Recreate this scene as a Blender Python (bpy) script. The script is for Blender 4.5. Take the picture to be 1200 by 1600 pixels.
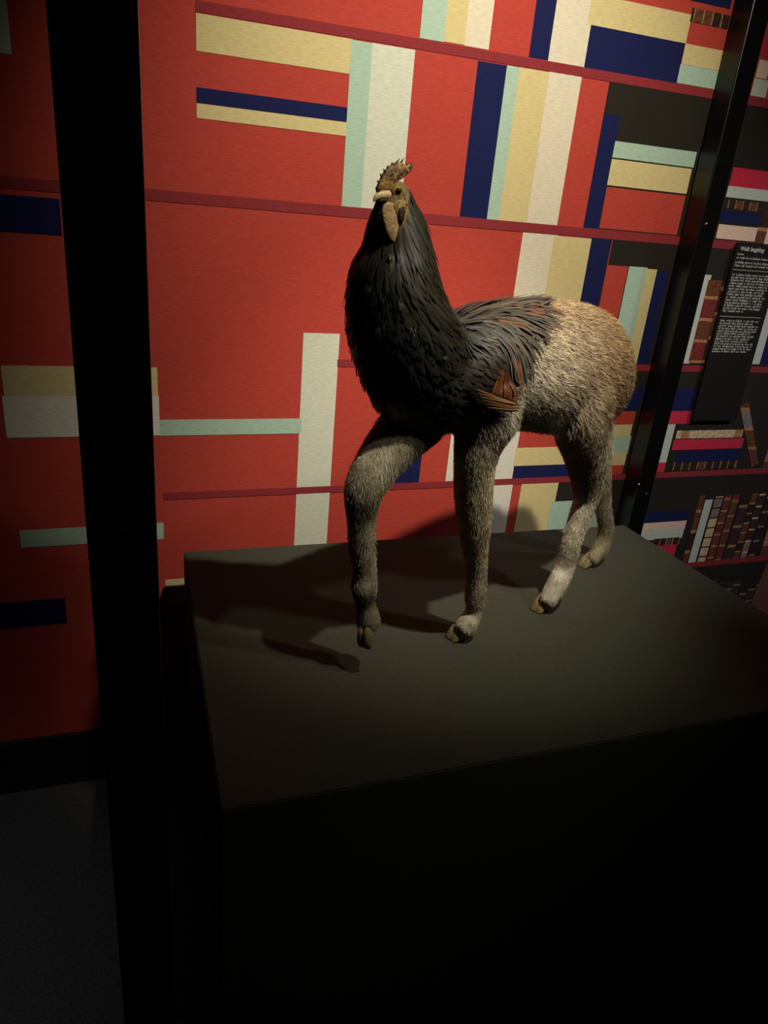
import bpy, bmesh, math, random
import numpy as np
from mathutils import Vector, Matrix
from mathutils.bvhtree import BVHTree
random.seed(7); rng = np.random.default_rng(7)
S = bpy.context.scene
COL = S.collection
for o in list(bpy.data.objects): bpy.data.objects.remove(o, do_unlink=True)

# ------------------------------------------------------------------ camera
F, PITCH, YAW, ROLL = 1154.4, 0.40100, 0.36824, 0.09517
CAM = np.array([0.0, 0.0, 1.5])
_w = np.array([math.sin(YAW)*math.cos(PITCH), math.cos(YAW)*math.cos(PITCH), -math.sin(PITCH)])
_r0 = np.array([math.cos(YAW), -math.sin(YAW), 0.0]); _u0 = np.cross(_r0, _w)
_r = _r0*math.cos(ROLL)+_u0*math.sin(ROLL); _u = -_r0*math.sin(ROLL)+_u0*math.cos(ROLL)
cd = bpy.data.cameras.new('camera'); cam = bpy.data.objects.new('camera', cd); COL.objects.link(cam)
cd.sensor_fit = 'VERTICAL'; cd.sensor_height = 24.0; cd.lens = F/1600*24.0; cd.clip_start = 0.02
cam.matrix_world = Matrix(((_r[0], _u[0], -_w[0], CAM[0]), (_r[1], _u[1], -_w[1], CAM[1]), (_r[2], _u[2], -_w[2], CAM[2]), (0, 0, 0, 1)))
S.camera = cam
# ------------------------------------------------------------------ world, lamps, exposure
wd = bpy.data.worlds.new('world'); S.world = wd; wd.use_nodes = True
bg = wd.node_tree.nodes['Background']; bg.inputs[0].default_value = (0.55, 0.6, 1.0, 1); bg.inputs[1].default_value = 0.0035
def spot(name, loc, target, power, color, angle, blend, radius):
    l = bpy.data.lights.new(name, 'SPOT'); l.energy = power; l.color = color
    l.spot_size = math.radians(angle); l.spot_blend = blend; l.shadow_soft_size = radius
    o = bpy.data.objects.new(name, l); COL.objects.link(o); o.location = loc
    o.rotation_euler = (Vector(target)-Vector(loc)).to_track_quat('-Z', 'Y').to_euler()
    return o
LAMP = (0.70, 0.50, 2.45)          # one reflector lamp over the case: wide spill plus its hot core
spot('case_spotlight_spill', LAMP, (0.78, 1.55, 1.655), 106, (1.0, 0.89, 0.66), 75, 1.0, 0.022)
spot('case_spotlight_core', LAMP, (0.70, 1.36, 1.00), 84, (1.0, 0.89, 0.66), 44, 1.0, 0.018)
spot('fill_spotlight', (1.45, 0.10, 2.65), (0.66, 1.15, 1.05), 30, (1.0, 0.90, 0.70), 40, 1.0, 0.05)  # added fill lamp, no known fixture; brightens the animal's dark legs and underside
spot('room_spotlight', (2.9, 0.35, 2.9), (1.86, 1.7, 0.92), 110, (1.0, 0.93, 0.92), 40, 1.0, 0.06)
spot('aisle_spotlight', (-1.2, 0.3, 2.8), (-0.62, 1.10, 0.0), 42, (0.93, 0.95, 1.0), 34, 1.0, 0.1)
vs = S.view_settings; vs.view_transform = 'Standard'; vs.look = 'None'; vs.gamma = 1.0; vs.use_curve_mapping = False
vs.exposure = 0.0

# ------------------------------------------------------------------ helpers
def ray(x, y):
    return _w + _r*((x-600)/F) + _u*((800-y)/F)
def on_y(x, y, Y): d = ray(x, y); return CAM + d*(Y/d[1])
def on_z(x, y, Z): d = ray(x, y); return CAM + d*((Z-CAM[2])/d[2])
def project(P):
    q = np.atleast_2d(P)-CAM; dz = q@_w
    return np.stack([600+F*(q@_r)/dz, 800-F*(q@_u)/dz], 1)
def tag(o, label=None, cat=None, group=None, kind=None):
    if label: o['label'] = label
    if cat: o['category'] = cat
    if group: o['group'] = group
    if kind: o['kind'] = kind
    return o
def link(name, me, mat=None, parent=None):
    o = bpy.data.objects.new(name, me); COL.objects.link(o)
    if mat is not None:
        for m in (mat if isinstance(mat, (list, tuple)) else [mat]): me.materials.append(m)
    if parent is not None: o.parent = parent
    return o
def empty(name, loc):
    o = bpy.data.objects.new(name, None); COL.objects.link(o); o.location = loc; o.empty_display_size = 0.05
    return o
def keep(o, parent):       # parent without moving (parents here are only translated)
    o.parent = parent; o.matrix_parent_inverse = Matrix.Translation(-Vector(parent.location)); return o
def mesh(name, verts, faces):
    me = bpy.data.meshes.new(name); me.from_pydata([tuple(map(float, v)) for v in verts], [], faces); me.update(); return me
def smooth(me):
    me.polygons.foreach_set('use_smooth', [True]*len(me.polygons)); me.update()
def box_mesh(name, x0, x1, y0, y1, z0, z1, bevel=0.0, seg=2):
    bm = bmesh.new(); bmesh.ops.create_cube(bm, size=1)
    for v in bm.verts:
        v.co = Vector(((x0+x1)/2+v.co.x*(x1-x0), (y0+y1)/2+v.co.y*(y1-y0), (z0+z1)/2+v.co.z*(z1-z0)))
    if bevel: bmesh.ops.bevel(bm, geom=bm.edges[:], offset=bevel, segments=seg, affect='EDGES', profile=0.5)
    me = bpy.data.meshes.new(name); bm.to_mesh(me); bm.free(); return me
def prism_mesh(name, poly, z0, z1, bevel=0.0):
    bm = bmesh.new()
    lo = [bm.verts.new((p[0], p[1], z0)) for p in poly]; hi = [bm.verts.new((p[0], p[1], z1)) for p in poly]
    bm.faces.new(lo[::-1]); bm.faces.new(hi); k = len(poly)
    for i in range(k): bm.faces.new((lo[i], lo[(i+1) % k], hi[(i+1) % k], hi[i]))
    bmesh.ops.recalc_face_normals(bm, faces=bm.faces[:])
    if bevel: bmesh.ops.bevel(bm, geom=bm.edges[:], offset=bevel, segments=2, affect='EDGES')
    me = bpy.data.meshes.new(name); bm.to_mesh(me); bm.free(); return me

def srgb(r, g, b):
    f = lambda c: (c/255/12.92) if c/255 <= 0.04045 else ((c/255+0.055)/1.055)**2.4
    return (f(r), f(g), f(b), 1)
def newmat(name):
    m = bpy.data.materials.new(name); m.use_nodes = True
    nt = m.node_tree; b = nt.nodes['Principled BSDF']; return m, nt, b
def N(nt, t, **kw):
    n = nt.nodes.new(t)
    for k, v in kw.items():
        if k in n.inputs: n.inputs[k].default_value = v
        else: setattr(n, k, v)
    return n
def simple(name, col, rough=0.6, spec=0.5, var=0.12, scale=40, bump=0.0, bscale=200, metal=0):
    m, nt, b = newmat(name); L = nt.links.new
    tc = N(nt, 'ShaderNodeTexCoord'); no = N(nt, 'ShaderNodeTexNoise', Scale=scale, Detail=4)
    L(tc.outputs['Object'], no.inputs['Vector'])
    mr = N(nt, 'ShaderNodeMapRange'); mr.inputs[1].default_value = .25; mr.inputs[2].default_value = .75
    mr.inputs[3].default_value = 1-var; mr.inputs[4].default_value = 1+var
    L(no.outputs['Fac'], mr.inputs[0])
    mx = N(nt, 'ShaderNodeVectorMath', operation='SCALE'); mx.inputs[0].default_value = col[:3]; L(mr.outputs[0], mx.inputs['Scale'])
    L(mx.outputs[0], b.inputs['Base Color'])
    b.inputs['Roughness'].default_value = rough; b.inputs['Specular IOR Level'].default_value = spec; b.inputs['Metallic'].default_value = metal
    if bump:
        n2 = N(nt, 'ShaderNodeTexNoise', Scale=bscale, Detail=3); L(tc.outputs['Object'], n2.inputs['Vector'])
        bp = N(nt, 'ShaderNodeBump', Strength=bump, Distance=0.002); L(n2.outputs['Fac'], bp.inputs['Height']); L(bp.outputs[0], b.inputs['Normal'])
    return m
_printcache = {}
def print_mat(key, col):
    """matt printed fabric with a fine horizontal weave"""
    if key in _printcache: return _printcache[key]
    m, nt, b = newmat('print_'+key); L = nt.links.new
    tc = N(nt, 'ShaderNodeTexCoord')
    mp = N(nt, 'ShaderNodeMapping'); mp.inputs['Scale'].default_value = (60, 60, 420); L(tc.outputs['Object'], mp.inputs['Vector'])
    no = N(nt, 'ShaderNodeTexNoise', Scale=1.0, Detail=2); L(mp.outputs[0], no.inputs['Vector'])
    mr = N(nt, 'ShaderNodeMapRange'); mr.inputs[1].default_value = .3; mr.inputs[2].default_value = .7; mr.inputs[3].default_value = .9; mr.inputs[4].default_value = 1.1
    L(no.outputs['Fac'], mr.inputs[0])
    mx = N(nt, 'ShaderNodeVectorMath', operation='SCALE'); mx.inputs[0].default_value = col[:3]; L(mr.outputs[0], mx.inputs['Scale'])
    L(mx.outputs[0], b.inputs['Base Color']); b.inputs['Roughness'].default_value = .85; b.inputs['Specular IOR Level'].default_value = .2
    bp = N(nt, 'ShaderNodeBump', Strength=.35, Distance=.001); L(no.outputs['Fac'], bp.inputs['Height']); L(bp.outputs[0], b.inputs['Normal'])
    _printcache[key] = m; return m
def spine_mat(key, c1, c2, c3, scale, axis, seed):
    """photographic old leather spine: raised bands, label block, gilt marks"""
    if key in _printcache: return _printcache[key]
    m, nt, b = newmat('print_'+key); L = nt.links.new
    tc = N(nt, 'ShaderNodeTexCoord'); sx = N(nt, 'ShaderNodeSeparateXYZ'); L(tc.outputs['Object'], sx.inputs[0])
    mu = N(nt, 'ShaderNodeMath', operation='MULTIPLY_ADD'); L(sx.outputs[axis], mu.inputs[0]); mu.inputs[1].default_value = scale; mu.inputs[2].default_value = seed*3.7
    fl = N(nt, 'ShaderNodeMath', operation='FLOOR'); L(mu.outputs[0], fl.inputs[0])
    fr = N(nt, 'ShaderNodeMath', operation='FRACT'); L(mu.outputs[0], fr.inputs[0])
    wn = N(nt, 'ShaderNodeTexWhiteNoise', noise_dimensions='1D'); L(fl.outputs[0], wn.inputs['W'])
    r1 = N(nt, 'ShaderNodeValToRGB'); r1.color_ramp.interpolation = 'CONSTANT'
    r1.color_ramp.elements[0].color = c1; r1.color_ramp.elements[1].color = c2; r1.color_ramp.elements[1].position = .62
    L(wn.outputs['Value'], r1.inputs[0])
    gt = N(nt, 'ShaderNodeMath', operation='GREATER_THAN'); L(fr.outputs[0], gt.inputs[0]); gt.inputs[1].default_value = .86
    m1 = N(nt, 'ShaderNodeMix', data_type='RGBA'); L(gt.outputs[0], m1.inputs[0]); L(r1.outputs[0], m1.inputs[6]); m1.inputs[7].default_value = c3
    no = N(nt, 'ShaderNodeTexNoise', Scale=140, Detail=3); L(tc.outputs['Object'], no.inputs['Vector'])
    mr = N(nt, 'ShaderNodeMapRange'); mr.inputs[1].default_value = .3; mr.inputs[2].default_value = .7; mr.inputs[3].default_value = .55; mr.inputs[4].default_value = 1.35
    L(no.outputs['Fac'], mr.inputs[0])
    mx = N(nt, 'ShaderNodeVectorMath', operation='SCALE'); L(m1.outputs[2], mx.inputs[0]); L(mr.outputs[0], mx.inputs['Scale'])
    L(mx.outputs[0], b.inputs['Base Color']); b.inputs['Roughness'].default_value = .8; b.inputs['Specular IOR Level'].default_value = .2
    _printcache[key] = m; return m

PC = dict(red=srgb(178, 65, 57), white=srgb(214, 210, 206), cream=srgb(214, 206, 190), khaki=srgb(206, 191, 143),
          mint=srgb(166, 194, 182), bone=srgb(204, 208, 198), navy=srgb(20, 27, 78), maroon=srgb(136, 46, 54), black=srgb(38, 34, 30), pink=srgb(196, 44, 74),
          blush=srgb(222, 196, 180), grey=srgb(190, 200, 196), brown=srgb(110, 74, 60), shelf=srgb(158, 32, 56))
M_black_metal = simple('black_metal', srgb(12, 12, 13), .30, .5, .3, 25, .06, 300)
M_pedestal = simple('pedestal_paint', srgb(67, 69, 61), .9, .12, .08, 90, .25, 700)
M_deck = simple('deck_paint', srgb(30, 30, 30), .85, .2, .1, 60, .2, 500)
M_carpet = simple('carpet', srgb(66, 66, 66), .95, .1, .35, 160, .6, 500)
M_panel = simple('label_black', srgb(20, 18, 17), .75, .25, .1, 30)
M_text = simple('label_white', srgb(190, 190, 184), .8, .2, .05, 30)
M_screw = simple('screw_steel', srgb(170, 165, 155), .35, .5, .1, 60, metal=1)

# ------------------------------------------------------------------ setting: floor, wall with its printed bookcase
WY = 1.68                              # face of the back wall
floor = tag(link('floor', box_mesh('floor', -3.2, 4.2, -1.2, WY, -0.05, 0.0), M_carpet), kind='structure')
tag(floor, 'dark grey carpet floor in front of the printed wall', 'floor')
wall = link('wall_back', box_mesh('wall_back', -3.2, 4.2, WY, WY+0.08, -0.05, 2.9), print_mat('red', PC['red']))
tag(wall, 'red wall printed with a stylised bookcase of flat colour blocks', 'wall', kind='structure')
base = link('baseboard_back', box_mesh('baseboard_back', -3.2, 4.2, WY-0.012, WY, 0.0, 0.16, 0.002), simple('skirting_black', srgb(16, 15, 16), .6))
tag(base, 'low black skirting at the foot of the printed wall', 'baseboard', kind='structure')

def block(name, tl, br, mat, t=0.0010, parent=wall):
    a = on_y(tl[0], tl[1], WY); b = on_y(br[0], br[1], WY)
    x0, x1 = sorted((a[0], b[0])); z1, z0 = max(a[2], b[2]), min(a[2], b[2])
    me = box_mesh(name, -(x1-x0)/2, (x1-x0)/2, -t, 0, -(z1-z0)/2, (z1-z0)/2)
    if isinstance(mat, str): mat = print_mat(mat, PC[mat])
    o = link(name, me, mat, parent); o.location = ((x0+x1)/2, WY-0.0001, (z0+z1)/2); return o
def quad_block(name, pts, mat, t=0.0012):
    P = [on_y(p[0], p[1], WY) for p in pts]; c = sum(P)/len(P); k = len(P)
    v = [(p[0]-c[0], -t, p[2]-c[2]) for p in P]+[(p[0]-c[0], 0, p[2]-c[2]) for p in P]
    f = [tuple(range(k)), tuple(range(2*k-1, k-1, -1))]+[((i+1) % k, i, i+k, (i+1) % k+k) for i in range(k)]
    me = mesh(name, v, f)
    if isinstance(mat, str): mat = print_mat(mat, PC[mat])
    o = link(name, me, mat, wall); o.location = (c[0], WY-0.0001, c[2]); return o
X = 1330   # a pixel column past the right edge of the frame
def band(name, left, top, bottom, mat, t, right=(X, 500)):
    """printed area given by wall points that fix its left edge, top, bottom and right edge"""
    x0, x1 = on_y(*left, WY)[0], on_y(*right, WY)[0]; z1, z0 = on_y(*top, WY)[2], on_y(*bottom, WY)[2]
    o = link(name, box_mesh(name, -(x1-x0)/2, (x1-x0)/2, -t, 0, -(z1-z0)/2, (z1-z0)/2), print_mat(mat, PC[mat]), wall)
    o.location = ((x0+x1)/2, WY-.0001, (z0+z1)/2); return o
SH = dict(A=((830, 91), (908, 120)), B=((870, 352), (920, 371)), C=((967, 569), (967, 579)), D=((800, 747.5), (887, 753)), E=((1130, 874), (1130, 881.8)))
for left, t_, b_ in (((952, 130), SH['A'][1], SH['B'][0]), ((957, 377), SH['B'][1], SH['C'][0]), ((948, 590), SH['C'][1], SH['D'][0]), ((865, 760), SH['D'][1], SH['E'][0]), ((1040, 888), SH['E'][1], (1100, 1090))):
    band('printed_shelf_opening', left, t_, b_, 'black', .0006)
for left, key in (((306, 10), 'A'), ((-160, 280), 'B'), ((527, 566), 'C'), ((256, 776), 'D'), ((1030, 885), 'E')):
    band('printed_shelf_board', left, *SH[key], 'maroon', .0014)
BL = [
 ((-90, -120), (18, 85), 'grey'), ((-160, 290), (97, 368), 'navy'), ((1, 571), (247, 621), 'khaki'), ((3, 619), (250, 680), 'white'),
 ((249, 656), (470, 677), 'mint'), ((474, 520), (510, 850), 'bone'), ((30, 829), (256, 842), 'mint'), ((258, 906), (302, 938), 'khaki'), ((-160, 956), (105, 973), 'navy'),
 ((668, -80), (693, 66), 'mint'), ((704, -80), (729, 71), 'khaki'), ((742, -80), (763, 78), 'cream'), ((850, -80), (861, 95), 'navy'), ((882, -80), (912, 105), 'cream'),
 ((925, -10), (1071, 68), 'khaki'), ((922.5, 38), (1057, 131), 'navy'), ((1077, 42), (1132, 80), 'red'), ((1071, 68), (1124.5, 111), 'khaki'), ((1063, 100), (1118, 140), 'mint'), ((1088, -40), (1140, 14), 'navy'),
 ((306, 20), (548, 116), 'khaki'), ((307, 136), (544, 191), 'navy'), ((307, 161), (543, 213), 'khaki'), ((549, 62), (568, 326), 'mint'), ((582, 67), (626, 330), 'bone'),
 ((747, 95), (761, 345), 'navy'), ((792, 102), (782, 346), 'mint'), ((812, 105), (822, 348), 'khaki'), ((858, 112), (870, 352), 'cream'),
 ((944, 177), (935, 358), 'navy'), ((960, 220), (1083, 262), 'mint'), ((955, 248), (1072, 303), 'khaki'), ((948, 292), (1057, 367), 'red'),
 ((817, 363), (838, 567), 'cream'), ((866, 368), (888, 568), 'khaki'), ((919, 371), (918, 568), 'navy'), ((949, 414), (950, 568), 'red'), ((983, 416), (979, 568), 'mint'), ((1011, 420), (994, 568), 'khaki'), ((1026, 425), (1012, 568), 'navy'),
 ((618, 640), (654, 754), 'navy'), ((708, 655), (800, 748), 'white'), ((806, 700), (925, 727), 'khaki'), ((803, 728), (925, 746), 'navy'),
 ((925, 605), (998, 640), 'navy'), ((925, 643), (989, 663), 'red'), ((925, 664), (984, 682), 'khaki'), ((925, 682), (980, 709), 'mint'), ((925, 709), (975, 727), 'khaki'), ((925, 728), (970, 746), 'red'),
 ((735, 758), (787, 842), 'white'), ((815, 756), (856, 840), 'khaki'), ((861, 784), (940, 832), 'mint'),
 # beyond the right post
 ((1194, 62), (1245, 98), 'pink'), ((1187, 93), (1197, 124), 'blush'), ((1179, 122), (1195, 153), 'grey'),
 ((1146, 261), (1236, 307), 'pink'), ((1138, 290), (1225, 318), 'grey'), ((1127, 328), (1190, 352), 'navy'), ((1123, 350), (1182, 378), 'blush'), ((1197, 352), (1240, 390), 'blush'),
 ((1101, 429), (1077, 568), 'grey'), ((1207, 430), (1186, 569), 'grey'), ((1224, 440), (1222, 569), 'navy'),
 ((1049, 606), (1079, 642), 'navy'), ((1042, 642), (1076, 662), 'pink'), ((1041, 663), (1040, 724), 'grey'), ((1027, 723), (1037, 737), 'pink'),
 ((1053, 687), (1158, 700), 'pink'), ((1058, 705), (1153, 719), 'navy'),
 ((1002, 801), (1073, 814), 'navy'), ((999, 818), (1069, 827), 'blush'), ((998, 830), (1065, 840), 'grey'), ((1022, 853), (1052, 871), 'pink'), ((1102, 781), (1086, 878), 'grey'),
]
for i, (tl, br, c) in enumerate(BL): block('printed_book', tl, br, c, .0010+.00005*(i % 5))
# photographic leather spines
dk = srgb(52, 34, 30); br_ = srgb(104, 62, 44); tan = srgb(176, 128, 84); gil = srgb(150, 124, 86); rdl = srgb(120, 44, 46); gry = srgb(128, 118, 116); pal = srgb(206, 184, 150); ppl = srgb(62, 44, 48)
block('printed_spine', (1082, 12), (1136, 46), spine_mat('lie0', dk, br_, gil, 38, 0, 1), .0012)
block('printed_spine', (1133, 311), (1197, 332), spine_mat('lie1', dk, br_, gil, 42, 0, 2), .0012)
block('printed_spine', (1194, 318), (1192, 383), spine_mat('st0', dk, br_, tan, 14, 2, 3), .0014)
block('printed_spine', (1107, 437), (1096, 567), spine_mat('st1', br_, rdl, tan, 17, 2, 4), .0012)
block('printed_spine', (1121, 443), (1102, 567), spine_mat('st2', br_, ppl, tan, 15, 2, 5), .0011)
block('printed_spine', (1058, 673), (1158, 683), spine_mat('lie2', pal, tan, pal, 30, 0, 6), .0012)
block('printed_spine', (1050, 722), (1150, 731), spine_mat('lie3', dk, br_, gil, 34, 0, 7), .0012)
quad_block('printed_spine', [(1156, 635), (1174, 729), (1185, 724), (1169, 628)], spine_mat('st3', br_, gry, tan, 16, 2, 8))
block('printed_spine', (1203, 690), (1214, 730), spine_mat('st4', gry, br_, tan, 20, 2, 9), .0012)
block('printed_spine', (1022, 842), (1060, 850), spine_mat('lie4', dk, br_, gil, 40, 0, 10), .0012)
tops = [(1094, 774, 1102), (1118, 776, 1130), (1133, 774, 1143), (1146, 773, 1156), (1159, 777, 1172), (1175, 772, 1184), (1187, 771, 1196), (1199, 774, 1208), (1211, 790, 1222), (1225, 775, 1238)]
sets = [(dk, br_, tan), (gry, pal, dk), (br_, rdl, tan), (rdl, br_, gil), (ppl, dk, gil), (br_, dk, tan), (ppl, gry, pal), (dk, ppl, gry), (tan, br_, tan), (br_, rdl, dk)]
for i, ((x0, y, x1), c) in enumerate(zip(tops, sets)):
    u1 = on_y(x1, y, WY); zb = on_y(1120, 876, WY)[2]; b2 = project([[u1[0], WY, zb]])[0]
    block('printed_spine', (x0, y), (b2[0], b2[1]), spine_mat('row%d' % i, *c, 14+5*((i*7) % 4), 2, i+20), .0011+.0001*(i % 3))
for i in range(7):
    x0 = 1112+i*12; y = 906+(i*5) % 7
    u1 = on_y(x0+10.5, y, WY); b2 = project([[u1[0], WY, 0.30]])[0]
    block('printed_spine', (x0, y), (b2[0], b2[1]), spine_mat('low%d' % i, ppl, dk, gry, 22, 2, i+40), .0011+.0001*(i % 3))
quad_block('printed_book', [(1198, 880), (1156, 985), (1200, 1010), (1236, 872)], 'brown')

# ------------------------------------------------------------------ display case: deck, pedestal, uprights
deck = tag(link('case_platform', box_mesh('case_platform', -0.034, 1.60, 0.655, WY-0.014, 0.0, 0.23, 0.004), M_deck),
           'low black platform of the display case under the pedestal', 'platform')
bl, fl, br2, r2 = on_z(287, 862, .7), on_z(345, 1268, .7), on_z(975, 820, .7), on_z(1200, 960, .7)
fr = br2+(r2-br2)*((fl[1]-br2[1])/(r2[1]-br2[1]))
ped = tag(link('display_pedestal', prism_mesh('display_pedestal', [fl, fr, br2, bl], 0.23, 0.70, 0.0025), M_pedestal),
          'wide dark olive-black plinth carrying the stuffed animal', 'plinth')
def upright(name, x0, x1, y0, y1, z0, z1, screws, label):
    r = empty(name, ((x0+x1)/2, (y0+y1)/2, z0))
    keep(link('post', box_mesh('post', x0, x1, y0, y1, z0, z1, 0.0042, 4), M_black_metal), r)
    for (sx, sz, face) in screws:
        bm = bmesh.new()
        bmesh.ops.create_cone(bm, cap_ends=True, segments=20, radius1=.0042, radius2=.003, depth=.0024)
        me = bpy.data.meshes.new('screw'); bm.to_mesh(me); bm.free()
        s = keep(link('screw', me, M_screw), r)
        if face == 'front': s.location = (sx, y0-.0010, sz); s.rotation_euler = (math.pi/2, 0, 0)
        else: s.location = (x0-.0010, sx, sz); s.rotation_euler = (0, -math.pi/2, 0)
    return tag(r, label, 'upright', 'black uprights of the display case')
sA = on_y(192, 828, .66); sB = on_y(218, 1390, .66)
upright('case_upright', -0.0335, 0.0285, .66, .722, .23, 2.5, [(sA[0], sA[2], 'front'), (min(sB[0], .02), sB[2], 'front')],
        'thick black metal upright nearest the viewer, left of the plinth')
scr = []
for q in ((1117, 372), (1010, 772)):
    p = on_y(q[0], q[1], 1.605); scr.append((p[0], p[2], 'front'))
for q in ((1103, 350), (998, 757)):
    d = ray(*q); t = 1.386/d[0]; p = CAM+d*t; scr.append((p[1], p[2], 'side'))
upright('case_upright', 1.386, 1.440, 1.605, 1.667, .23, 2.5, scr, 'black metal upright behind the plinth, beside the text panel')

# ------------------------------------------------------------------ text panel beside the right upright
a = on_y(1155, 380, WY-.012); b = on_y(1150, 657, WY-.012)
px0, px1, pz1, pz0 = a[0]-.004, b[0], a[2]+.003, b[2]
pan = empty('text_panel', ((px0+px1)/2, WY-.002, pz0))
tag(pan, 'tall black label panel with small white text, right of the rear upright', 'text panel')
def rounded(x0, x1, z0, z1, r, k=6):
    out = []
    for cx, cz, a0 in ((x1-r, z1-r, 0), (x0+r, z1-r, 90), (x0+r, z0+r, 180), (x1-r, z0+r, 270)):
        for i in range(k+1):
            t = math.radians(a0+90*i/k); out.append((cx+r*math.cos(t), cz+r*math.sin(t)))
    return out
pts = rounded(px0, px1, pz0, pz1, .012); k = len(pts)
v = [(x, WY-.012, z) for x, z in pts]+[(x, WY-.002, z) for x, z in pts]
board = keep(link('board', mesh('board', v, [tuple(range(k-1, -1, -1)), tuple(range(k, 2*k))]+[(i, (i+1) % k, (i+1) % k+k, i+k) for i in range(k)]), M_panel), pan)
TY = WY-.0124
tc = bpy.data.curves.new('title', 'FONT'); tc.body = 'Walk laughing'; tc.size = .0145; tc.shear = .15; tc.extrude = .0001; tc.offset = .0004
to = bpy.data.objects.new('title_tmp', tc); COL.objects.link(to)
bpy.context.view_layer.update()
tme = bpy.data.meshes.new_from_object(to.evaluated_get(bpy.context.evaluated_depsgraph_get())); bpy.data.objects.remove(to)
tt = keep(link('title_lettering', tme, M_text), pan)
p = on_y(1156, 391, TY); tt.location = (p[0], TY, p[2]); tt.rotation_euler = (math.pi/2, 0, 0)
def textline(x0, x1, z, h):
    """one unreadable line of small print: word-like runs of little strokes"""
    V, Fc = [], []
    x = x0; word = 0
    def q(xa, xb, za, zb):
        i = len(V); V.extend([(xa, TY, za), (xb, TY, za), (xb, TY, zb), (xa, TY, zb)]); Fc.append((i, i+1, i+2, i+3))
    while x < x1:
        if word <= 0: word = random.randint(2, 9); x += h*.55; continue
        w = h*random.uniform(.3, .5); asc = random.random()
        top = h*.62 if asc < .65 else h; bot = -h*.25 if asc > .9 else 0
        q(x, x+w*.38, z+bot, z+top); q(x+w*.38, x+w, z+h*random.choice((0, .22, .42)), z+h*random.choice((.45, .62)))
        x += w*1.25; word -= 1
    return V, Fc
def lines(specs, name):
    V, Fc = [], []
    for x0, x1, z, h in specs:
        v2, f2 = textline(x0, x1, z, h); o = len(V); V += v2; Fc += [tuple(i+o for i in f) for f in f2]
    keep(tag(link(name, mesh(name, V, Fc), M_text), kind='stuff'), pan)
zt = lambda y: on_y(1140, y, TY)[2]
L0 = on_y(1150, 400, TY)[0]; wid = px1-L0-.008
lines([(L0, L0+wid*.17, on_y(1152, 398, TY)[2], .0062), (L0, L0+wid*.72, on_y(1152, 404, TY)[2], .0062), (L0, L0+wid*.98, on_y(1150, 411, TY)[2], .0062), (L0, L0+wid*.98, on_y(1148, 416, TY)[2], .0062)], 'heading_lines')
zz0, zz1 = on_y(1143, 430, TY)[2], on_y(1132, 487, TY)[2]
lines([(L0, L0+wid*random.uniform(.84, 1)*(1 if i < 13 else .5), zz0+(zz1-zz0)*i/13, .0064) for i in range(14)], 'body_lines')
zz0, zz1 = on_y(1126, 502, TY)[2], on_y(1112, 550, TY)[2]
lines([(L0, L0+wid*random.uniform(.78, .96), zz0+(zz1-zz0)*i/12, .0064) for i in range(13)], 'body_lines')
for y in (421, 495):
    z = on_y(1140, y, TY)[2]
    keep(link('rule', box_mesh('rule', L0, L0+wid*.95, TY, TY+.0003, z, z+.0012), M_text), pan)

# ================================================================== the stuffed animal
dv = np.array([-0.94, -0.34, 0]); dv /= np.linalg.norm(dv)
nv = np.array([dv[1], -dv[0], 0])          # away from the viewer: lateral axis
if nv[1] < 0: nv = -nv
MED = 0.86; UP = np.array([0, 0, 1.0])
def P(x, y, b=0.0):
    d = ray(x, y); t = (MED+b-nv@CAM)/(nv@d); return CAM+d*t
def lat(p): return np.asarray(p)@nv-MED
def flatpix(p):
    """profile coordinates: the far half of trunk and neck is mirrored onto the near half, legs stay as they are"""
    p = np.atleast_2d(p); l = p@nv-MED; k = np.clip((p[:, 2]-.93)/.04, 0, 1)*(l+np.abs(l)); return project(p-np.outer(k, nv))
def on_skin(q, far=False):
    """point of the skin at a profile position, on the near or the far side"""
    h = bvh.ray_cast(Vector(CAM), Vector(ray(*q)))
    p = np.array(h[0] if h[0] else bvh.find_nearest(Vector(P(q[0], q[1], -.03)))[0])
    if far: p = np.array(bvh.find_nearest(Vector(p-2*lat(p)*nv))[0])
    return p
PX = 0.00125
def ring_ellipse(c, e1, e2, n=24):
    return [c+e1*math.cos(2*math.pi*i/n)+e2*math.sin(2*math.pi*i/n) for i in range(n)]
def loft(bm, rings):
    vr = [[bm.verts.new(tuple(p)) for p in r] for r in rings]; n = len(rings[0])
    for A, B in zip(vr, vr[1:]):
        for i in range(n): bm.faces.new((A[i], A[(i+1) % n], B[(i+1) % n], B[i]))
    for R in (vr[0], vr[-1]):
        c = bm.verts.new(sum((v.co for v in R), Vector())/n)
        for i in range(n): bm.faces.new((R[i], R[(i+1) % n], c))
def catmull(vals, sub=4):
    vals = [np.asarray(v, float) for v in vals]; out = []
    for i in range(len(vals)-1):
        p0 = vals[max(i-1, 0)]; p1 = vals[i]; p2 = vals[i+1]; p3 = vals[min(i+2, len(vals)-1)]
        for k in range(sub):
            t = k/sub
            out.append(.5*((2*p1)+(-p0+p2)*t+(2*p0-5*p1+4*p2-p3)*t*t+(-p0+3*p1-3*p2+p3)*t**3))
    out.append(vals[-1]); return out
def tube(bm, keys, sub=4, squash=1.0):
    """keys: (px, py, b, radius in px) along a limb"""
    K = catmull([np.append(P(k[0], k[1], k[2]), k[3]*PX) for k in keys], sub)
    C = [k[:3] for k in K]; rings = []
    for i, k in enumerate(K):
        t = C[min(i+1, len(C)-1)]-C[max(i-1, 0)]; t /= np.linalg.norm(t)
        e2 = nv-t*(nv@t); e2 /= np.linalg.norm(e2); e1 = np.cross(t, e2)
        rings.append(ring_ellipse(k[:3], e1*k[3], e2*k[3]*squash, 18))
    loft(bm, rings)
bm = bmesh.new()
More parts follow.
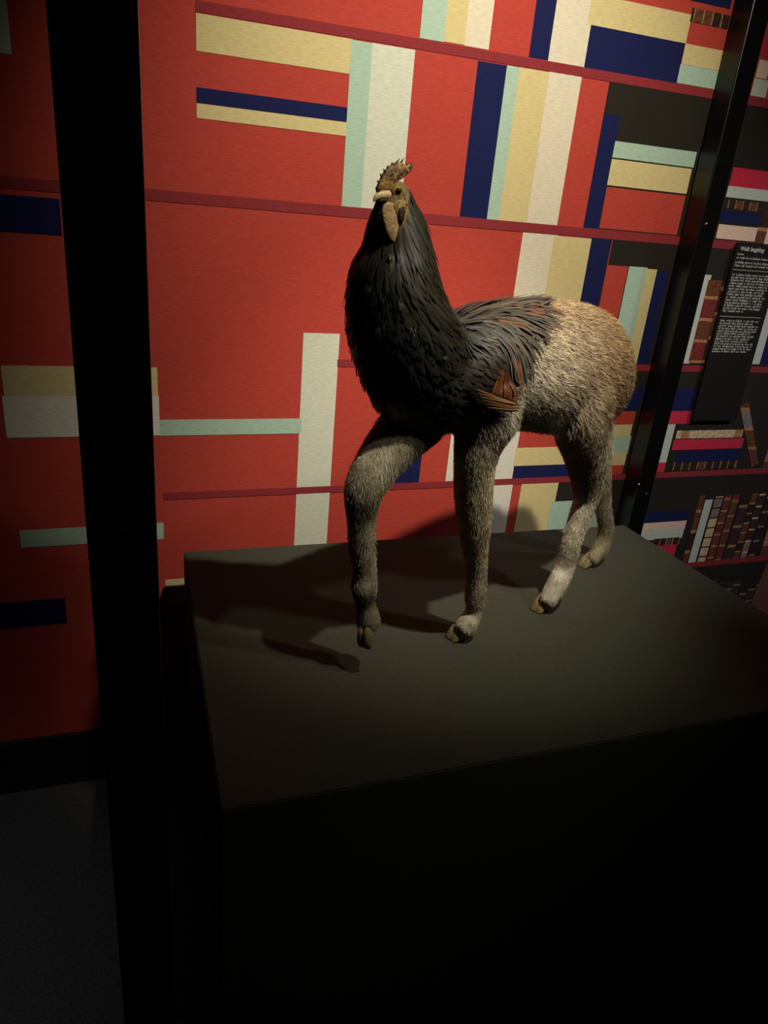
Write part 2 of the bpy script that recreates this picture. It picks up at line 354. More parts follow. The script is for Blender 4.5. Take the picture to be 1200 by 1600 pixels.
# trunk: (top px, bottom px, half width)
TR = [((957, 528), (957, 590), .030), ((948, 494), (946, 640), .066), ((925, 474), (920, 668), .086), ((890, 465), (880, 680), .096),
      ((850, 463), (845, 680), .098), ((800, 464), (795, 674), .096), ((750, 472), (742, 676), .095), ((705, 487), (700, 680), .092), ((660, 500), (655, 676), .080), ((615, 520), (618, 655), .055)]
rings = []
for r_ in catmull([np.array([*t, *b_, w]) for t, b_, w in TR], 3):
    A = P(r_[0], r_[1]); B = P(r_[2], r_[3]); c = (A+B)/2; H = np.linalg.norm(A-B)/2; w = r_[4]
    H2 = math.sqrt(max(H*H-(w*.48)**2, (H*.6)**2)); e1 = (A-B)/np.linalg.norm(A-B)*H2
    rings.append(ring_ellipse(c, e1, nv*w, 28))
loft(bm, rings)
# neck and breast: (left px, right px, half width)
NK = [((600, 286), (628, 282), .010), ((594, 296), (637, 296), .019), ((592, 312), (644, 312), .023), ((586, 335), (652, 333), .031), ((582, 360), (659, 358), .038), ((579, 388), (666, 386), .046),
      ((565, 420), (673, 420), .056), ((559, 455), (682, 458), .066), ((557, 495), (700, 500), .076), ((561, 540), (720, 545), .082), ((573, 590), (735, 600), .076), ((590, 632), (738, 640), .060), ((615, 662), (725, 665), .042)]
rings = []
for r_ in catmull([np.array([*t, *b_, w]) for t, b_, w in NK], 3):
    A = P(r_[0], r_[1]); B = P(r_[2], r_[3]); rings.append(ring_ellipse((A+B)/2, (A-B)/2, nv*r_[4], 26))
loft(bm, rings)
LEG1 = [(660, 650, .025, 40), (625, 683, .012, 36), (596, 718, .004, 31), (573, 756, 0, 27), (566, 786, 0, 23), (565, 812, 0, 19), (566, 855, 0, 18), (570, 892, 0, 16.5), (569, 918, 0, 18.5), (571, 943, 0, 13.5), (575, 966, 0, 17.5), (574, 984, 0, 14)]
LEG2 = [(760, 600, -.045, 48), (758, 655, -.052, 44), (747, 695, -.052, 33), (741, 735, -.048, 28), (740, 780, -.044, 26.5), (741, 820, -.04, 24), (742, 850, -.036, 20), (744, 892, -.031, 17), (743, 930, -.027, 17), (741, 955, -.025, 13.5), (732, 972, -.024, 17), (722, 986, -.024, 15)]
LEG3 = [(900, 570, -.02, 46), (905, 620, -.048, 50), (908, 665, -.055, 44), (914, 705, -.053, 35), (918, 745, -.050, 27), (917, 776, -.048, 21), (906, 808, -.046, 18), (893, 848, -.043, 16.5), (886, 880, -.041, 16), (874, 906, -.040, 17.5), (861, 930, -.039, 16.5), (853, 942, -.038, 14)]
LEG4 = [(925, 600, .05, 44), (934, 655, .052, 26), (937, 700, .052, 22), (938, 745, .052, 19.5), (942, 790, .052, 16), (947, 825, .05, 15), (942, 850, .048, 15), (931, 868, .047, 13.5), (924, 877, .047, 11)]
for Lg in (LEG1, LEG2, LEG3, LEG4): tube(bm, Lg)
tmp = bpy.data.meshes.new('tmp'); bmesh.ops.recalc_face_normals(bm, faces=bm.faces[:]); bm.to_mesh(tmp); bm.free()
to = bpy.data.objects.new('tmp', tmp); COL.objects.link(to)
md = to.modifiers.new('r', 'REMESH'); md.mode = 'VOXEL'; md.voxel_size = .0042
ms = to.modifiers.new('s', 'SMOOTH'); ms.factor = .5; ms.iterations = 7
bpy.context.view_layer.update()
body_me = bpy.data.meshes.new_from_object(to.evaluated_get(bpy.context.evaluated_depsgraph_get())); body_me.name = 'body'
bpy.data.objects.remove(to)
nvt = len(body_me.vertices); co = np.empty(nvt*3); body_me.vertices.foreach_get('co', co); co = co.reshape(-1, 3)
bvh = BVHTree.FromPolygons([Vector(c) for c in co], [tuple(p.vertices) for p in body_me.polygons])

animal = empty('stuffed_animal', tuple(np.append(P(760, 960)[:2], .70)))
tag(animal, 'stuffed hybrid animal with a black rooster front and furry four-legged body', 'taxidermy animal')

def inpoly(q, poly):
    x, y = q[:, 0], q[:, 1]; res = np.zeros(len(q), bool); n = len(poly)
    for i in range(n):
        x0, y0 = poly[i]; x1, y1 = poly[(i+1) % n]
        c = ((y0 > y) != (y1 > y)) & (x < (x1-x0)*(y-y0)/((y1-y0) or 1e-9)+x0); res ^= c
    return res
PLUME = [(500, 200), (700, 200), (700, 440), (790, 440), (850, 445), (862, 470), (838, 510), (812, 560), (800, 600), (796, 634), (740, 636), (712, 655), (690, 668), (660, 655), (628, 645), (600, 632), (575, 650), (500, 650)]
FACE = [(560, 230), (634, 280), (640, 300), (640, 325), (636, 345), (610, 340), (604, 318), (560, 330)]
def hash_noise(p, s, seed=0):
    """cheap smooth value noise on points"""
    q = p*s+seed*17.3; i = np.floor(q).astype(np.int64); f = q-i; f = f*f*(3-2*f); out = 0
    for dx in (0, 1):
        for dy in (0, 1):
            for dz in (0, 1):
                h = (i[:, 0]+dx)*374761393+(i[:, 1]+dy)*668265263+(i[:, 2]+dz)*2147483647
                h = (h ^ (h >> 13))*1274126177; h = ((h ^ (h >> 16)) & 0xffff)/65535.
                out = out+h*np.where(dx, f[:, 0], 1-f[:, 0])*np.where(dy, f[:, 1], 1-f[:, 1])*np.where(dz, f[:, 2], 1-f[:, 2])
    return out
# coat colours, plus some painted shade on the hind thigh, by profile place: (px, py, radius, rgb)
COAT = [(900, 470, 40, (.27, .175, .095)), (950, 510, 38, (.26, .17, .09)), (960, 570, 32, (.24, .155, .08)), (945, 620, 28, (.21, .14, .075)), (860, 470, 30, (.32, .21, .125)),
        (880, 520, 36, (.44, .34, .23)), (866, 560, 40, (.60, .52, .40)), (918, 560, 30, (.37, .28, .18)), (900, 610, 30, (.40, .33, .235)), (830, 580, 30, (.54, .48, .38)), (860, 610, 20, (.40, .35, .27)), (815, 640, 26, (.36, .315, .25)),
        (845, 650, 20, (.30, .25, .19)), (870, 663, 11, (.85, .82, .76)), (905, 660, 26, (.36, .29, .20)), (890, 705, 18, (.20, .15, .10)), (902, 745, 22, (.15, .11, .075)), (935, 700, 24, (.30, .25, .17)), (945, 760, 20, (.25, .21, .14)),  # dark near hind thigh spots: darker coat with body shadow painted in
        (760, 665, 20, (.30, .24, .17)), (785, 655, 16, (.62, .54, .42)), (725, 665, 20, (.22, .18, .13)), (690, 680, 24, (.20, .17, .13)), (770, 705, 14, (.44, .38, .29)), (740, 740, 25, (.47, .40, .26)), (735, 790, 25, (.46, .39, .25)), (740, 850, 25, (.44, .37, .24)), (742, 920, 22, (.40, .33, .22)), (728, 975, 14, (.52, .46, .36)),
        (625, 690, 26, (.30, .25, .18)), (595, 715, 20, (.56, .51, .37)), (570, 760, 20, (.47, .42, .30)), (566, 800, 11, (.15, .125, .085)), (565, 850, 25, (.46, .41, .27)), (570, 910, 14, (.46, .39, .27)), (571, 938, 9, (.15, .12, .085)), (576, 970, 16, (.32, .27, .18)),
        (905, 800, 18, (.60, .54, .42)), (895, 840, 18, (.56, .50, .38)), (886, 872, 12, (.48, .42, .32)), (872, 905, 16, (.72, .66, .55)), (862, 930, 12, (.66, .60, .48)),
        (948, 825, 16, (.27, .24, .15)), (938, 860, 14, (.33, .29, .19)), (600, 650, 25, (.16, .13, .10)), (650, 665, 25, (.17, .14, .11))]
def coat(p):
    q = flatpix(p); W = 0; C = 0
    nz = hash_noise(p, 60, 1)[:, None]; n2 = hash_noise(p, 170, 2)[:, None]
    for x, y, r, c in COAT:
        w = np.exp(-((q[:, 0]-x)**2+(q[:, 1]-y)**2)/(2*(r*.8)**2))[:, None]+1e-9
        W = W+w; C = C+w*np.array(c)
    return C/W*(.50+.78*nz+.42*n2)*np.array((1.0, 1.02, 1.05))
qf = flatpix(co); lt = lat(co)
is_face = inpoly(qf, FACE); is_plume = inpoly(qf, PLUME) & ~is_face
cc = coat(co)*.75
cc[is_plume] = (.010, .010, .009)
fn = hash_noise(co, 220, 5)[:, None]
cc[is_face] = (np.array((.16, .118, .058))*(.35+1.1*fn))[is_face]
at = body_me.color_attributes.new('Col', 'FLOAT_COLOR', 'POINT')
at.data.foreach_set('color', np.c_[cc, np.ones(nvt)].ravel().astype(np.float32))
def attr_mat(name, rough, spec, sheen=0.0, bump=0.0, coat_w=0.0):
    m, nt, b = newmat(name); L = nt.links.new
    a = N(nt, 'ShaderNodeAttribute', attribute_name='Col'); L(a.outputs['Color'], b.inputs['Base Color'])
    b.inputs['Roughness'].default_value = rough; b.inputs['Specular IOR Level'].default_value = spec
    b.inputs['Sheen Weight'].default_value = sheen
    if bump:
        t = N(nt, 'ShaderNodeTexCoord'); n = N(nt, 'ShaderNodeTexNoise', Scale=260, Detail=3); L(t.outputs['Object'], n.inputs['Vector'])
        bp = N(nt, 'ShaderNodeBump', Strength=bump, Distance=.002); L(n.outputs['Fac'], bp.inputs['Height']); L(bp.outputs[0], b.inputs['Normal'])
    return m
M_skin = attr_mat('hide', .75, .2, bump=.6); M_fur = attr_mat('fur_strands', .6, .25)
M_feather = attr_mat('feather_vane', .40, .45)
smooth(body_me)
body = keep(link('body', body_me, M_skin), animal)

# ---- fur: countless strands in one mesh
def project_dir(v, n):
    t = v-n*(v*n).sum(1, keepdims=True); return t/np.maximum(np.linalg.norm(t, axis=1, keepdims=True), 1e-6)
body_me.calc_loop_triangles()
nt_ = len(body_me.loop_triangles); ti = np.empty(nt_*3, np.int32); body_me.loop_triangles.foreach_get('vertices', ti); ti = ti.reshape(-1, 3)
A, B, Cc = co[ti[:, 0]], co[ti[:, 1]], co[ti[:, 2]]
cr = np.cross(B-A, Cc-A); ar = np.linalg.norm(cr, axis=1)/2; fnrm = cr/(2*np.maximum(ar, 1e-12))[:, None]
vn = np.empty(nvt*3, np.float32); body_me.vertices.foreach_get('normal', vn); vn = vn.reshape(-1, 3)
NH = 210000
idx = rng.choice(nt_, NH, p=ar/ar.sum()); u = rng.random((NH, 2)); su = np.sqrt(u[:, :1])
bw = np.c_[1-su, su*(1-u[:, 1:]), su*u[:, 1:]]
hp = (A[idx]*bw[:, :1]+B[idx]*bw[:, 1:2]+Cc[idx]*bw[:, 2:]); hn = vn[ti[idx]].mean(1); hn /= np.linalg.norm(hn, axis=1, keepdims=True)
hq = flatpix(hp)
hj = hq+rng.normal(0, 5, hq.shape); ok = ~((inpoly(hj, PLUME) & (hq[:, 1] > 430)) | (hq[:, 1] < 440)); hp, hn, hq = hp[ok], hn[ok], hq[ok]; NH = len(hp)
leg = np.clip((hq[:, 1]-640)/70, 0, 1)[:, None]
flow = (-dv)*(1-leg)*.9-UP*(.45+.75*leg)
sw = hash_noise(hp, 30, 3)[:, None]-.5
flow = flow+nv*sw*.5+(-dv)*(hash_noise(hp, 45, 4)[:, None]-.5)*.8+UP*(hash_noise(hp, 70, 9)[:, None]-.5)*.7
tg = project_dir(flow, hn)
ln = np.where(leg[:, 0] < .5, .017, .0100)*(.6+.7*rng.random(NH)); ln = np.where(hq[:, 1] > 860, ln*.75, ln)
lift = (.16+.34*rng.random(NH))[:, None]
d1 = tg+hn*lift+rng.normal(0, .13, (NH, 3)); d1 /= np.linalg.norm(d1, axis=1, keepdims=True)
d2 = tg+hn*(lift*.35)-UP*.12+rng.normal(0, .18, (NH, 3)); d2 /= np.linalg.norm(d2, axis=1, keepdims=True)
side = np.cross(d1, hn+rng.normal(0, .6, (NH, 3))); side /= np.maximum(np.linalg.norm(side, axis=1, keepdims=True), 1e-6)
hw = (.00022+.00020*rng.random(NH))[:, None]
b0 = hp-hn*.0008; mid = b0+d1*(ln*.5)[:, None]; tip = mid+d2*(ln*.5)[:, None]
V = np.stack([b0-side*hw, b0+side*hw, mid-side*hw*.85, mid+side*hw*.85, tip], 1).reshape(-1, 3)
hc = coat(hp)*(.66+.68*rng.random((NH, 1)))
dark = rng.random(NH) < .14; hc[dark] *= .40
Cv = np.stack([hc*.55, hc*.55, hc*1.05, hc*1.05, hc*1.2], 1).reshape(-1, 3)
k = np.arange(NH)*5
def fast_mesh(name, V, loops, starts, totals, C):
    me = bpy.data.meshes.new(name); me.vertices.add(len(V)); me.vertices.foreach_set('co', V.astype(np.float32).ravel())
    me.loops.add(len(loops)); me.loops.foreach_set('vertex_index', loops.astype(np.int32))
    me.polygons.add(len(starts)); me.polygons.foreach_set('loop_start', starts.astype(np.int32)); me.polygons.foreach_set('loop_total', totals.astype(np.int32))
    a = me.color_attributes.new('Col', 'FLOAT_COLOR', 'POINT'); a.data.foreach_set('color', np.c_[C, np.ones(len(C))].astype(np.float32).ravel())
    me.update(calc_edges=True); return me
lp = np.stack([k, k+1, k+3, k+2, k+2, k+3, k+4], 1).ravel()
st = np.stack([np.arange(NH)*7, np.arange(NH)*7+4], 1).ravel(); tt_ = np.tile([4, 3], NH)
fur = keep(tag(link('fur', fast_mesh('fur', V, lp, st, tt_, Cv), M_fur), 'tan, cream and grey-brown coat', kind='stuff'), animal)

# ---- feathers lying along the skin
FLOW = [(625, 300, .25, 1), (660, 400, .28, 1), (685, 470, .6, .8), (600, 400, .02, 1), (560, 480, .12, 1), (570, 580, .4, 1), (640, 520, .3, 1), (740, 472, 1, .25), (800, 468, 1, .3), (780, 515, .55, .9),
        (800, 560, .1, 1), (720, 540, .6, .8), (740, 600, .9, .4), (690, 640, 1, .3), (830, 490, .7, .8), (620, 640, .5, .8), (850, 465, 1, .2), (700, 490, .8, .6), (600, 340, .1, 1), (640, 330, .4, 1), (770, 490, .8, .7)]
FA = np.array(FLOW)
def flow_at(p):
    q = flatpix(p)[0]; w = 1/(((FA[:, 0]-q[0])**2+(FA[:, 1]-q[1])**2)+60)**1.5; w /= w.sum()
    f = (FA[:, 2:]*w[:, None]).sum(0); return -dv*f[0]-UP*f[1]
def feather(start, length, width, lift0, lift1, col, nseg=6, tipc=None, bias=None, point=.55, jit=.12, rachis=None):
    loc, nor, i, dd = bvh.find_nearest(Vector(start))
    p = np.array(loc); n = np.array(nor); prev = None
    V, Fc, C = [], [], []
    jx = np.array([random.gauss(0, jit) for _ in range(3)])
    for s in range(nseg+1):
        t = s/nseg
        f = (flow_at(p) if bias is None else bias)+jx
        g = f-n*(f@n); g /= np.linalg.norm(g)
        if prev is not None:
            g = g*.6+prev*.4; g -= n*(g@n)*.9; g /= np.linalg.norm(g)
        prev = g
        sd = np.cross(n, g); sd /= np.linalg.norm(sd)
        wv = width*.5*(min(1, .35+t*3)*(1-max(0, (t-point)/(1-point))**1.8))
        wv = max(wv, width*.03); h = lift0+(lift1-lift0)*t
        base = p+n*h
        V += [base-sd*wv, base+n*width*.07, base+sd*wv]
        c = np.array(col if tipc is None else np.array(col)*(1-t)+np.array(tipc)*t)
        C += [c*.85, c*(1.0 if rachis is None else 1)+(0 if rachis is None else np.array(rachis)), c*.85]
        if s < nseg:
            loc, nor, i, dd = bvh.find_nearest(Vector(p+g*length/nseg)); p = np.array(loc); n2 = np.array(nor); n = n*.4+n2*.6; n /= np.linalg.norm(n)
    for s in range(nseg):
        a = s*3; Fc += [(a, a+1, a+4, a+3), (a+1, a+2, a+5, a+4)]
    return V, Fc, C
def fmesh(name, V, Fc, C):
    me = mesh(name, V, Fc); a = me.color_attributes.new('Col', 'FLOAT_COLOR', 'POINT')
    a.data.foreach_set('color', np.c_[np.array(C), np.ones(len(C))].astype(np.float32).ravel()); smooth(me); return me
def patch(name, poly, count, args, label=None, both=True):
    """many small overlapping feathers joined into one plumage part"""
    V, Fc, C = [], [], []; xs = [p[0] for p in poly]; ys = [p[1] for p in poly]; made = 0; tries = 0
    while made < count and tries < count*40:
        tries += 1
        q = (random.uniform(min(xs), max(xs)), random.uniform(min(ys), max(ys)))
        if not inpoly(np.array([q]), poly)[0]: continue
        far = both and random.random() < .4
        v2, f2, c2 = feather(on_skin(q, far), **args(q)); o = len(V); V += v2; Fc += [tuple(i+o for i in f) for f in f2]; C += c2; made += 1
    return keep(tag(link(name, fmesh(name, V, Fc, C), M_feather), label, kind='stuff'), animal)
def blk():
    k = random.uniform(.6, 1.6); return (.016*k, .0165*k, .013*k)
def shade(c, a=.25):
    k = random.uniform(1-a, 1+a); return tuple(x*k for x in c)
HACK = [(596, 326), (625, 335), (640, 300), (652, 330), (662, 370), (672, 420), (686, 470), (700, 495), (670, 500), (640, 475), (606, 430), (580, 400), (580, 350)]
BREAST = [(562, 405), (610, 430), (660, 490), (700, 540), (710, 600), (735, 630), (700, 658), (640, 650), (592, 630), (568, 590), (553, 520), (553, 450)]
WING = [(665, 495), (700, 492), (760, 500), (790, 530), (795, 570), (790, 600), (750, 612), (700, 620), (680, 560)]
patch('breast_feathers', BREAST, 620, lambda q: dict(length=random.uniform(.026, .038), width=random.uniform(.012, .017), lift0=.0005, lift1=random.uniform(.003, .006), col=blk(), nseg=4, point=.5), 'glossy black breast feathers')
patch('wing_coverts', WING, 330, lambda q: dict(length=random.uniform(.03, .045), width=random.uniform(.010, .015), lift0=.001, lift1=random.uniform(.004, .007), col=shade((.022, .017, .013), .5), nseg=5), 'dark brown-black wing coverts')
patch('neck_feathers', HACK, 640, lambda q: dict(length=random.uniform(.05, .075), width=random.uniform(.0055, .009), lift0=.001, lift1=random.uniform(.003, .008), col=shade((.020, .018, .011), .5), nseg=6, jit=.06), 'long narrow black hackle feathers')
# pale down tufts showing between the breast feathers
for q in ((580, 447), (625, 474), (593, 512), (642, 514), (690, 556), (612, 400)):
    hit = (on_skin(q),)
    V, Fc, C = [], [], []
    for i in range(5):
        v2, f2, c2 = feather(np.array(hit[0])+np.array([random.uniform(-.003, .003) for _ in range(3)]), random.uniform(.005, .009), .0022, .007, .0095, shade((.062, .052, .03), .5), 3)
        o = len(V); V += v2; Fc += [tuple(j+o for j in f) for f in f2]; C += c2
    keep(link('down_tuft', fmesh('down_tuft', V, Fc, C), M_feather), animal)
# saddle: long narrow feathers, each its own part
SAD = [(690, 482), (720, 472), (760, 462), (800, 456), (838, 456), (842, 470), (826, 492), (806, 520), (780, 535), (745, 520), (700, 505)]
made = 0; xs = [p[0] for p in SAD]; ys = [p[1] for p in SAD]; cand = []
while len(cand) < 290:
    q = (random.uniform(min(xs), max(xs)), random.uniform(min(ys), max(ys)))
    if inpoly(np.array([q]), SAD)[0]: cand.append((q, random.random() < .25))
cand.sort(key=lambda c: -c[0][0])
for i, (q, far) in enumerate(cand):
    hit = (on_skin(q, far),)
    rd = random.random()
    col = shade((.060, .048, .038), .35) if rd < .5 else (shade((.030, .034, .032), .35) if rd < .85 else shade((.13, .045, .022), .3))
    if q[0] < 730: col = shade((.022, .027, .027), .3)
    L_ = random.uniform(.075, .110) if q[0] < 800 else random.uniform(.040, .070)
    v2, f2, c2 = feather(np.array(hit[0]), L_, random.uniform(.0055, .0085), .002, random.uniform(.006, .012), col, 8, jit=.10, point=.5, rachis=(.03, .026, .022))
    keep(link('saddle_feather', fmesh('saddle_feather', v2, f2, c2), M_feather), animal)
# wing tip: rust secondaries over a fan of tan-edged flight feathers
wing = empty('wing', animal.location); keep(wing, animal)
def wing_feather(q, L_, w, col, bias, l0, l1, name, tipc=None):
    hit = (on_skin(q),)
    v2, f2, c2 = feather(np.array(hit[0]), L_, w, l0, l1, col, 7, bias=bias, jit=.02, point=.7, tipc=tipc)
    o = link(name, fmesh(name, v2, f2, c2), M_feather); o.parent = wing; o.matrix_parent_inverse = Matrix.Translation(-Vector(animal.location)); return o
def toward(q0, q1):
    return -dv*(q1[0]-q0[0])/60-UP*(q1[1]-q0[1])/60, math.hypot(q1[0]-q0[0], q1[1]-q0[1])*PX*1.08
for i in range(8):
    q0 = (781+i*1.2, 578+i*.8); q1 = (763+i*5.0, 610+i*2.6); bz, L_ = toward(q0, q1)
    wing_feather(q0, L_*random.uniform(.8, 1.1), .0072, shade((.070, .022, .008), .6), bz, .005+.0015*((i*5) % 3), .0075+.0016*((i*5) % 3), 'rust_feather', shade((.14, .046, .014), .6))
for i in range(6):
    q0 = (722+i*3.2, 601+i*4.6); q1 = (800-abs(i-3)*1.5, 622+i*2.3); bz, L_ = toward(q0, q1)
    wing_feather(q0, L_, .0075, shade((.012, .010, .009), .3), bz, .009+.001*i, .012+.001*i, 'flight_feather')
    q0 = (q0[0]+14, q0[1]+4.5); bz, L_ = toward(q0, q1)
    wing_feather(q0, L_, .0017, shade((.38, .18, .072), .3), bz, .0125+.001*i, .0150+.001*i, 'flight_feather_edge')

# ---- head: comb, beak, eyes, wattles
def mottled(name, c1, c2, scale, rough=.55, bump=.8, bscale=320):
    m, nt, b = newmat(name); L = nt.links.new
    tc = N(nt, 'ShaderNodeTexCoord'); no = N(nt, 'ShaderNodeTexNoise', Scale=scale, Detail=5, Distortion=1.2); L(tc.outputs['Object'], no.inputs['Vector'])
    r = N(nt, 'ShaderNodeValToRGB'); r.color_ramp.elements[0].position = .40; r.color_ramp.elements[0].color = c1; r.color_ramp.elements[1].position = .60; r.color_ramp.elements[1].color = c2
    L(no.outputs['Fac'], r.inputs[0]); L(r.outputs[0], b.inputs['Base Color']); b.inputs['Roughness'].default_value = rough
    n2 = N(nt, 'ShaderNodeTexNoise', Scale=bscale, Detail=3); L(tc.outputs['Object'], n2.inputs['Vector'])
    bp = N(nt, 'ShaderNodeBump', Strength=bump, Distance=.002); L(n2.outputs['Fac'], bp.inputs['Height']); L(bp.outputs[0], b.inputs['Normal'])
    return m
M_comb = mottled('dried_comb', srgb(58, 36, 18), srgb(158, 122, 58), 110)
M_combtip = simple('dried_comb_tip', srgb(40, 26, 16), .6, .4, .4, 120, .5, 300)
M_beak = simple('beak_horn', srgb(214, 184, 138), .4, .5, .25, 110)
M_beakd = simple('beak_lower', srgb(92, 66, 40), .5, .4, .3, 110)
M_wattle = mottled('dried_wattle', srgb(150, 118, 84), srgb(178, 150, 104), 90, .65)
M_lobe = mottled('dried_lobe', srgb(96, 66, 36), srgb(164, 134, 66), 150)
M_iris = simple('glass_iris', srgb(196, 140, 30), .1, .6, .2, 300); M_pupil = simple('glass_pupil', srgb(6, 5, 4), .05, .8, .0, 10)
M_lid = simple('eyelid', srgb(120, 102, 60), .6, .3, .3, 200)
def slab(name, pts, b, thick, mat, bulge=0.0, tiltb=0.0, parent=animal, bevel=.0012):
    """a fleshy flap: outline in profile with real thickness and a domed face"""
    cx = sum(p[0] for p in pts)/len(pts); cy = sum(p[1] for p in pts)/len(pts)
    y0 = min(p[1] for p in pts); y1 = max(p[1] for p in pts)
    bm = bmesh.new(); rings = []
    for side_ in (-1, 1):
        for sc, dep in ((1.0, .35), (.86, .8), (.5, 1.0)):
            rings.append([bm.verts.new(tuple(P(cx+(x-cx)*sc, cy+(y-cy)*sc, b+tiltb*(y-y0)/(y1-y0))+nv*side_*(thick*.5*dep+bulge*(1-sc)))) for x, y in pts])
    n = len(pts)
    order = [rings[2], rings[1], rings[0], rings[3], rings[4], rings[5]]
    for Aa, Bb in zip(order, order[1:]):
        for i in range(n): bm.faces.new((Aa[i], Aa[(i+1) % n], Bb[(i+1) % n], Bb[i]))
    bm.faces.new(order[0][::-1]); bm.faces.new(order[-1])
    bmesh.ops.recalc_face_normals(bm, faces=bm.faces[:])
    me = bpy.data.meshes.new(name); bm.to_mesh(me); bm.free(); smooth(me)
    o = keep(link(name, me, mat), parent) if parent is animal else link(name, me, mat)
    if parent is not animal: o.parent = parent
    return o
comb = slab('comb', [(590, 303), (587.5, 296), (590, 289), (593, 282), (598, 272), (605, 262), (613, 256), (622, 253), (629, 255), (634, 259), (639, 256), (643, 256), (644, 261), (640, 269), (632, 275), (626, 280), (617, 285), (611, 293), (606, 302), (598, 304)], -.004, .009, M_comb, .0015)
for (bx, by, tx, ty, w) in ((590, 296, 586, 292, 2.5), (593, 286, 588, 281, 2.5), (597, 277, 593, 270, 2.5), (602, 269, 598, 263, 2.5), (606, 264, 605, 257, 2.2), (612, 259, 613, 252, 2.4), (618, 256, 626, 246, 2.2), (625, 256, 632, 246, 2.4), (637, 259, 645, 254, 4.0), (640, 262, 644, 259, 3.5)):
    dx, dy = tx-bx, ty-by; l = math.hypot(dx, dy); nx, ny = -dy/l*w, dx/l*w
    a0 = [P(bx+nx, by+ny, -.004), P(bx-nx, by-ny, -.004)]; tpt = P(tx, ty, -.004)
    v = [a0[0], (a0[0]+a0[1])/2-nv*.003, a0[1], (a0[0]+a0[1])/2+nv*.003, tpt]
    v = [np.array(x) for x in v]
    o = link('comb_point', mesh('comb_point', v, [(0, 1, 4), (1, 2, 4), (2, 3, 4), (3, 0, 4), (0, 3, 2, 1)]), M_combtip); o.parent = comb
def cone_loft(name, keys, mat, sq=.8):
    bm = bmesh.new(); tube(bm, keys, 3, sq); bmesh.ops.recalc_face_normals(bm, faces=bm.faces[:])
    me = bpy.data.meshes.new(name); bm.to_mesh(me); bm.free(); smooth(me); return keep(link(name, me, mat), animal)
cone_loft('upper_beak', [(612, 305, -.010, 5.0), (604, 304.5, -.010, 4.6), (596, 305, -.010, 4.2), (590, 307, -.010, 3.6), (586, 310.5, -.010, 2.5), (583.8, 315.5, -.010, .6)], M_beak)
cone_loft('lower_beak', [(612, 311.5, -.010, 4.0), (604, 311.5, -.010, 3.2), (596, 312, -.010, 2.6), (590, 313, -.010, 1.0)], M_beakd)
def wattle_pts(s): return s
slab('wattle', [(606, 315), (614, 317), (619, 328), (622, 342), (625, 355), (625, 367), (623, 376), (616, 381), (608, 375), (603, 362), (599, 346), (597, 330), (599, 320)], -.026, .0045, M_wattle, .0010, -.006)
slab('wattle', [(596, 322), (602, 322), (606, 334), (608, 348), (606, 360), (600, 364), (594, 352), (592, 336)], .004, .005, M_wattle, .002)
lobe = slab('earlobe', [(617, 314), (628, 311), (636, 314), (639, 325), (637, 340), (634, 352), (628, 362), (624, 362), (622, 348), (618, 334), (614, 322)], -.0265, .006, M_lobe, .0015, -.004)
slab('earlobe_hollow', [(624, 325), (630, 322), (633, 330), (631, 344), (627, 350), (624, 340)], -.0315, .003, M_combtip, .001, -.003, parent=lobe)
for sgn in (-1, 1):
    c = on_skin((622.5, 299), sgn > 0)-nv*sgn*.0030
    bm = bmesh.new(); bmesh.ops.create_uvsphere(bm, u_segments=20, v_segments=14, radius=.0068)
    for f in bm.faces:
        f.smooth = True
        if f.calc_center_median().z > .0056: f.material_index = 1
    me = bpy.data.meshes.new('eye'); bm.to_mesh(me); bm.free()
    e = keep(link('eye', me, [M_iris, M_pupil]), animal); e.location = tuple(c)
    look = Vector(nv*sgn+dv*.30+UP*.12); e.rotation_euler = look.to_track_quat('Z', 'Y').to_euler()
    V = []; Fc = []; nU, nW = 20, 8
    for i in range(nU):
        a = 2*math.pi*i/nU
        for j in range(nW):
            b_ = 2*math.pi*j/nW; rr = .0068+.0016*math.cos(b_); V.append((rr*math.cos(a)*1.08, rr*math.sin(a)*.92, .0016*math.sin(b_)+.0022))
    for i in range(nU):
        for j in range(nW): Fc.append((i*nW+j, ((i+1) % nU)*nW+j, ((i+1) % nU)*nW+(j+1) % nW, i*nW+(j+1) % nW))
    me = mesh('eyelid', V, Fc); smooth(me); l = link('eyelid', me, M_lid); l.parent = e

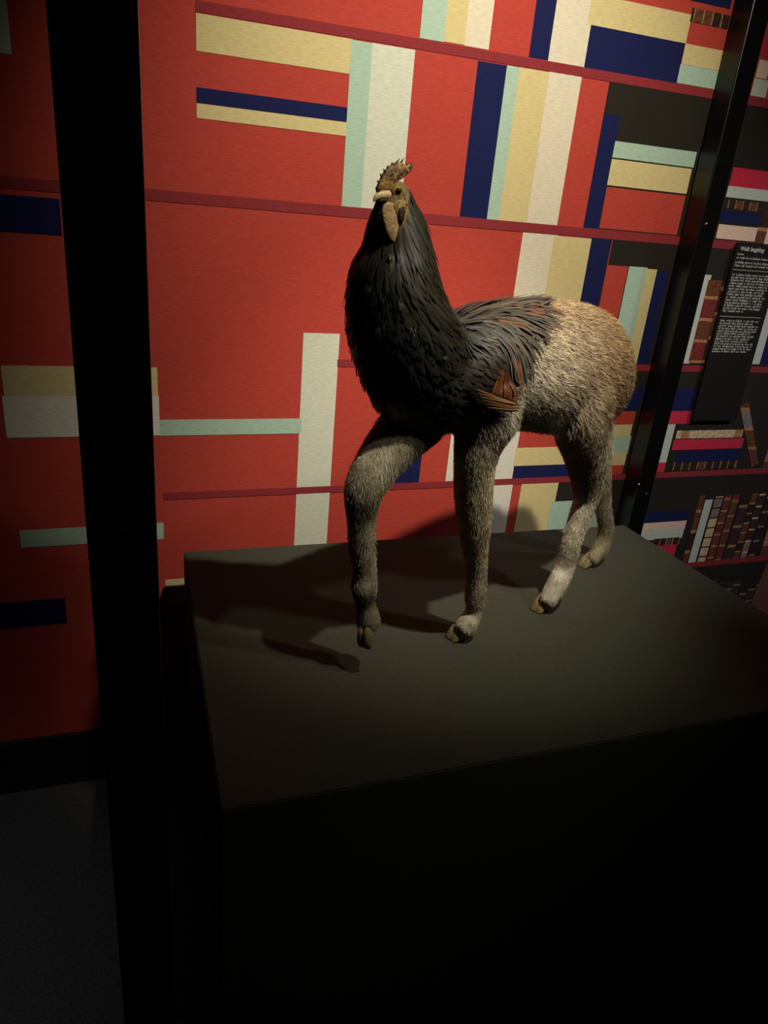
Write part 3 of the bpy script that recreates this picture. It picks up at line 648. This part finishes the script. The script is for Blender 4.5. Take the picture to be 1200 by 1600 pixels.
# ---- hooves and tail
M_hoof = simple('hoof_horn', srgb(128, 114, 82), .6, .4, .35, 90, .5, 200)
M_sole = simple('hoof_sole', srgb(20, 16, 12), .7)
def hoof(toe, heading, L_, w, h, tilt=0.0, z=None):
    """cloven hoof: two claws side by side, toe at the given ground point"""
    e = empty('hoof', tuple(toe)); keep(e, animal)
    f = np.array(heading, float); f /= np.linalg.norm(f); s = np.array([-f[1], f[0], 0])
    R = Matrix.Rotation(tilt, 3, Vector(s))
    for sd in (-1, 1):
        bm = bmesh.new(); rings = []
        for t, zt, ww in ((0.0, .10, .45), (.05, .42, .75), (.30, .78, .95), (.60, .98, 1.0), (.88, 1.02, .86), (1.0, .80, .60)):
            c = -f*L_*t+s*sd*w*.155; hw_ = w*.30*ww; hh = max(h*zt, h*.10); ring = []
            for k_ in range(12):
                a_ = 2*math.pi*k_/12; q = c+s*hw_*math.cos(a_)*(1 if math.sin(a_) < .2 else .86)+UP*(max(0, .5+.62*math.sin(a_))*hh*.9)
                q = np.array(R @ Vector(q)); ring.append(q)
            rings.append(ring)
        loft(bm, rings); bmesh.ops.recalc_face_normals(bm, faces=bm.faces[:])
        for fc in bm.faces:
            fc.smooth = True
            if abs(tilt) < .2 and fc.calc_center_median().z < .002: fc.material_index = 1
        me = bpy.data.meshes.new('claw'); bm.to_mesh(me); bm.free()
        o = link('claw', me, [M_hoof, M_sole]); o.parent = e
    return e
t2 = on_z(703, 1001, .70); h2 = on_z(742, 984, .70); hoof(t2, t2-h2, .052, .042, .038)
t3 = on_z(836, 957, .70); h3 = on_z(868, 938, .70); hoof(t3, t3-h3, .052, .040, .036)
t4 = on_z(908, 887, .70); h4 = on_z(934, 876, .70); hoof(t4, t4-h4, .050, .038, .032)
t1 = P(571, 1012, -.004); hoof(t1, (dv*.7-np.array([.1, .5, 0]))*np.array([1, 1, 0]), .050, .034, .030, tilt=math.radians(74))
# short dark tail
bm = bmesh.new(); tube(bm, [(948, 570, 0, 7), (957, 590, 0, 8), (963, 612, 0, 8), (965, 632, 0, 6), (966, 646, 0, 2)], 3)
me = bpy.data.meshes.new('tail'); bm.to_mesh(me); bm.free(); smooth(me)
keep(link('tail', me, simple('tail_hair', srgb(38, 28, 20), .8, .2, .4, 120, .9, 500)), animal)
V, Fc, C = [], [], []
for i in range(420):
    t = random.random(); c = P(950+14*min(1, t*1.6), 572+70*t, 0); a_ = random.uniform(0, 6.283); r_ = 6.5*PX
    b0 = c+dv*math.cos(a_)*r_+nv*math.sin(a_)*r_; d_ = -UP+(-dv)*random.uniform(-.05, .35)+nv*random.uniform(-.2, .2); L_ = random.uniform(.012, .026); s_ = np.cross(d_, dv*math.sin(a_)+nv*math.cos(a_)+UP*.1); s_ = s_/np.linalg.norm(s_)*.0005
    o = len(V); V += [b0-s_, b0+s_, b0+d_*L_]; Fc.append((o, o+1, o+2)); cc_ = shade((.035, .026, .018), .6); C += [cc_]*3
keep(tag(link('tail_fur', fmesh('tail_fur', V, Fc, C), M_fur), kind='stuff'), animal)
bpy.context.view_layer.update()
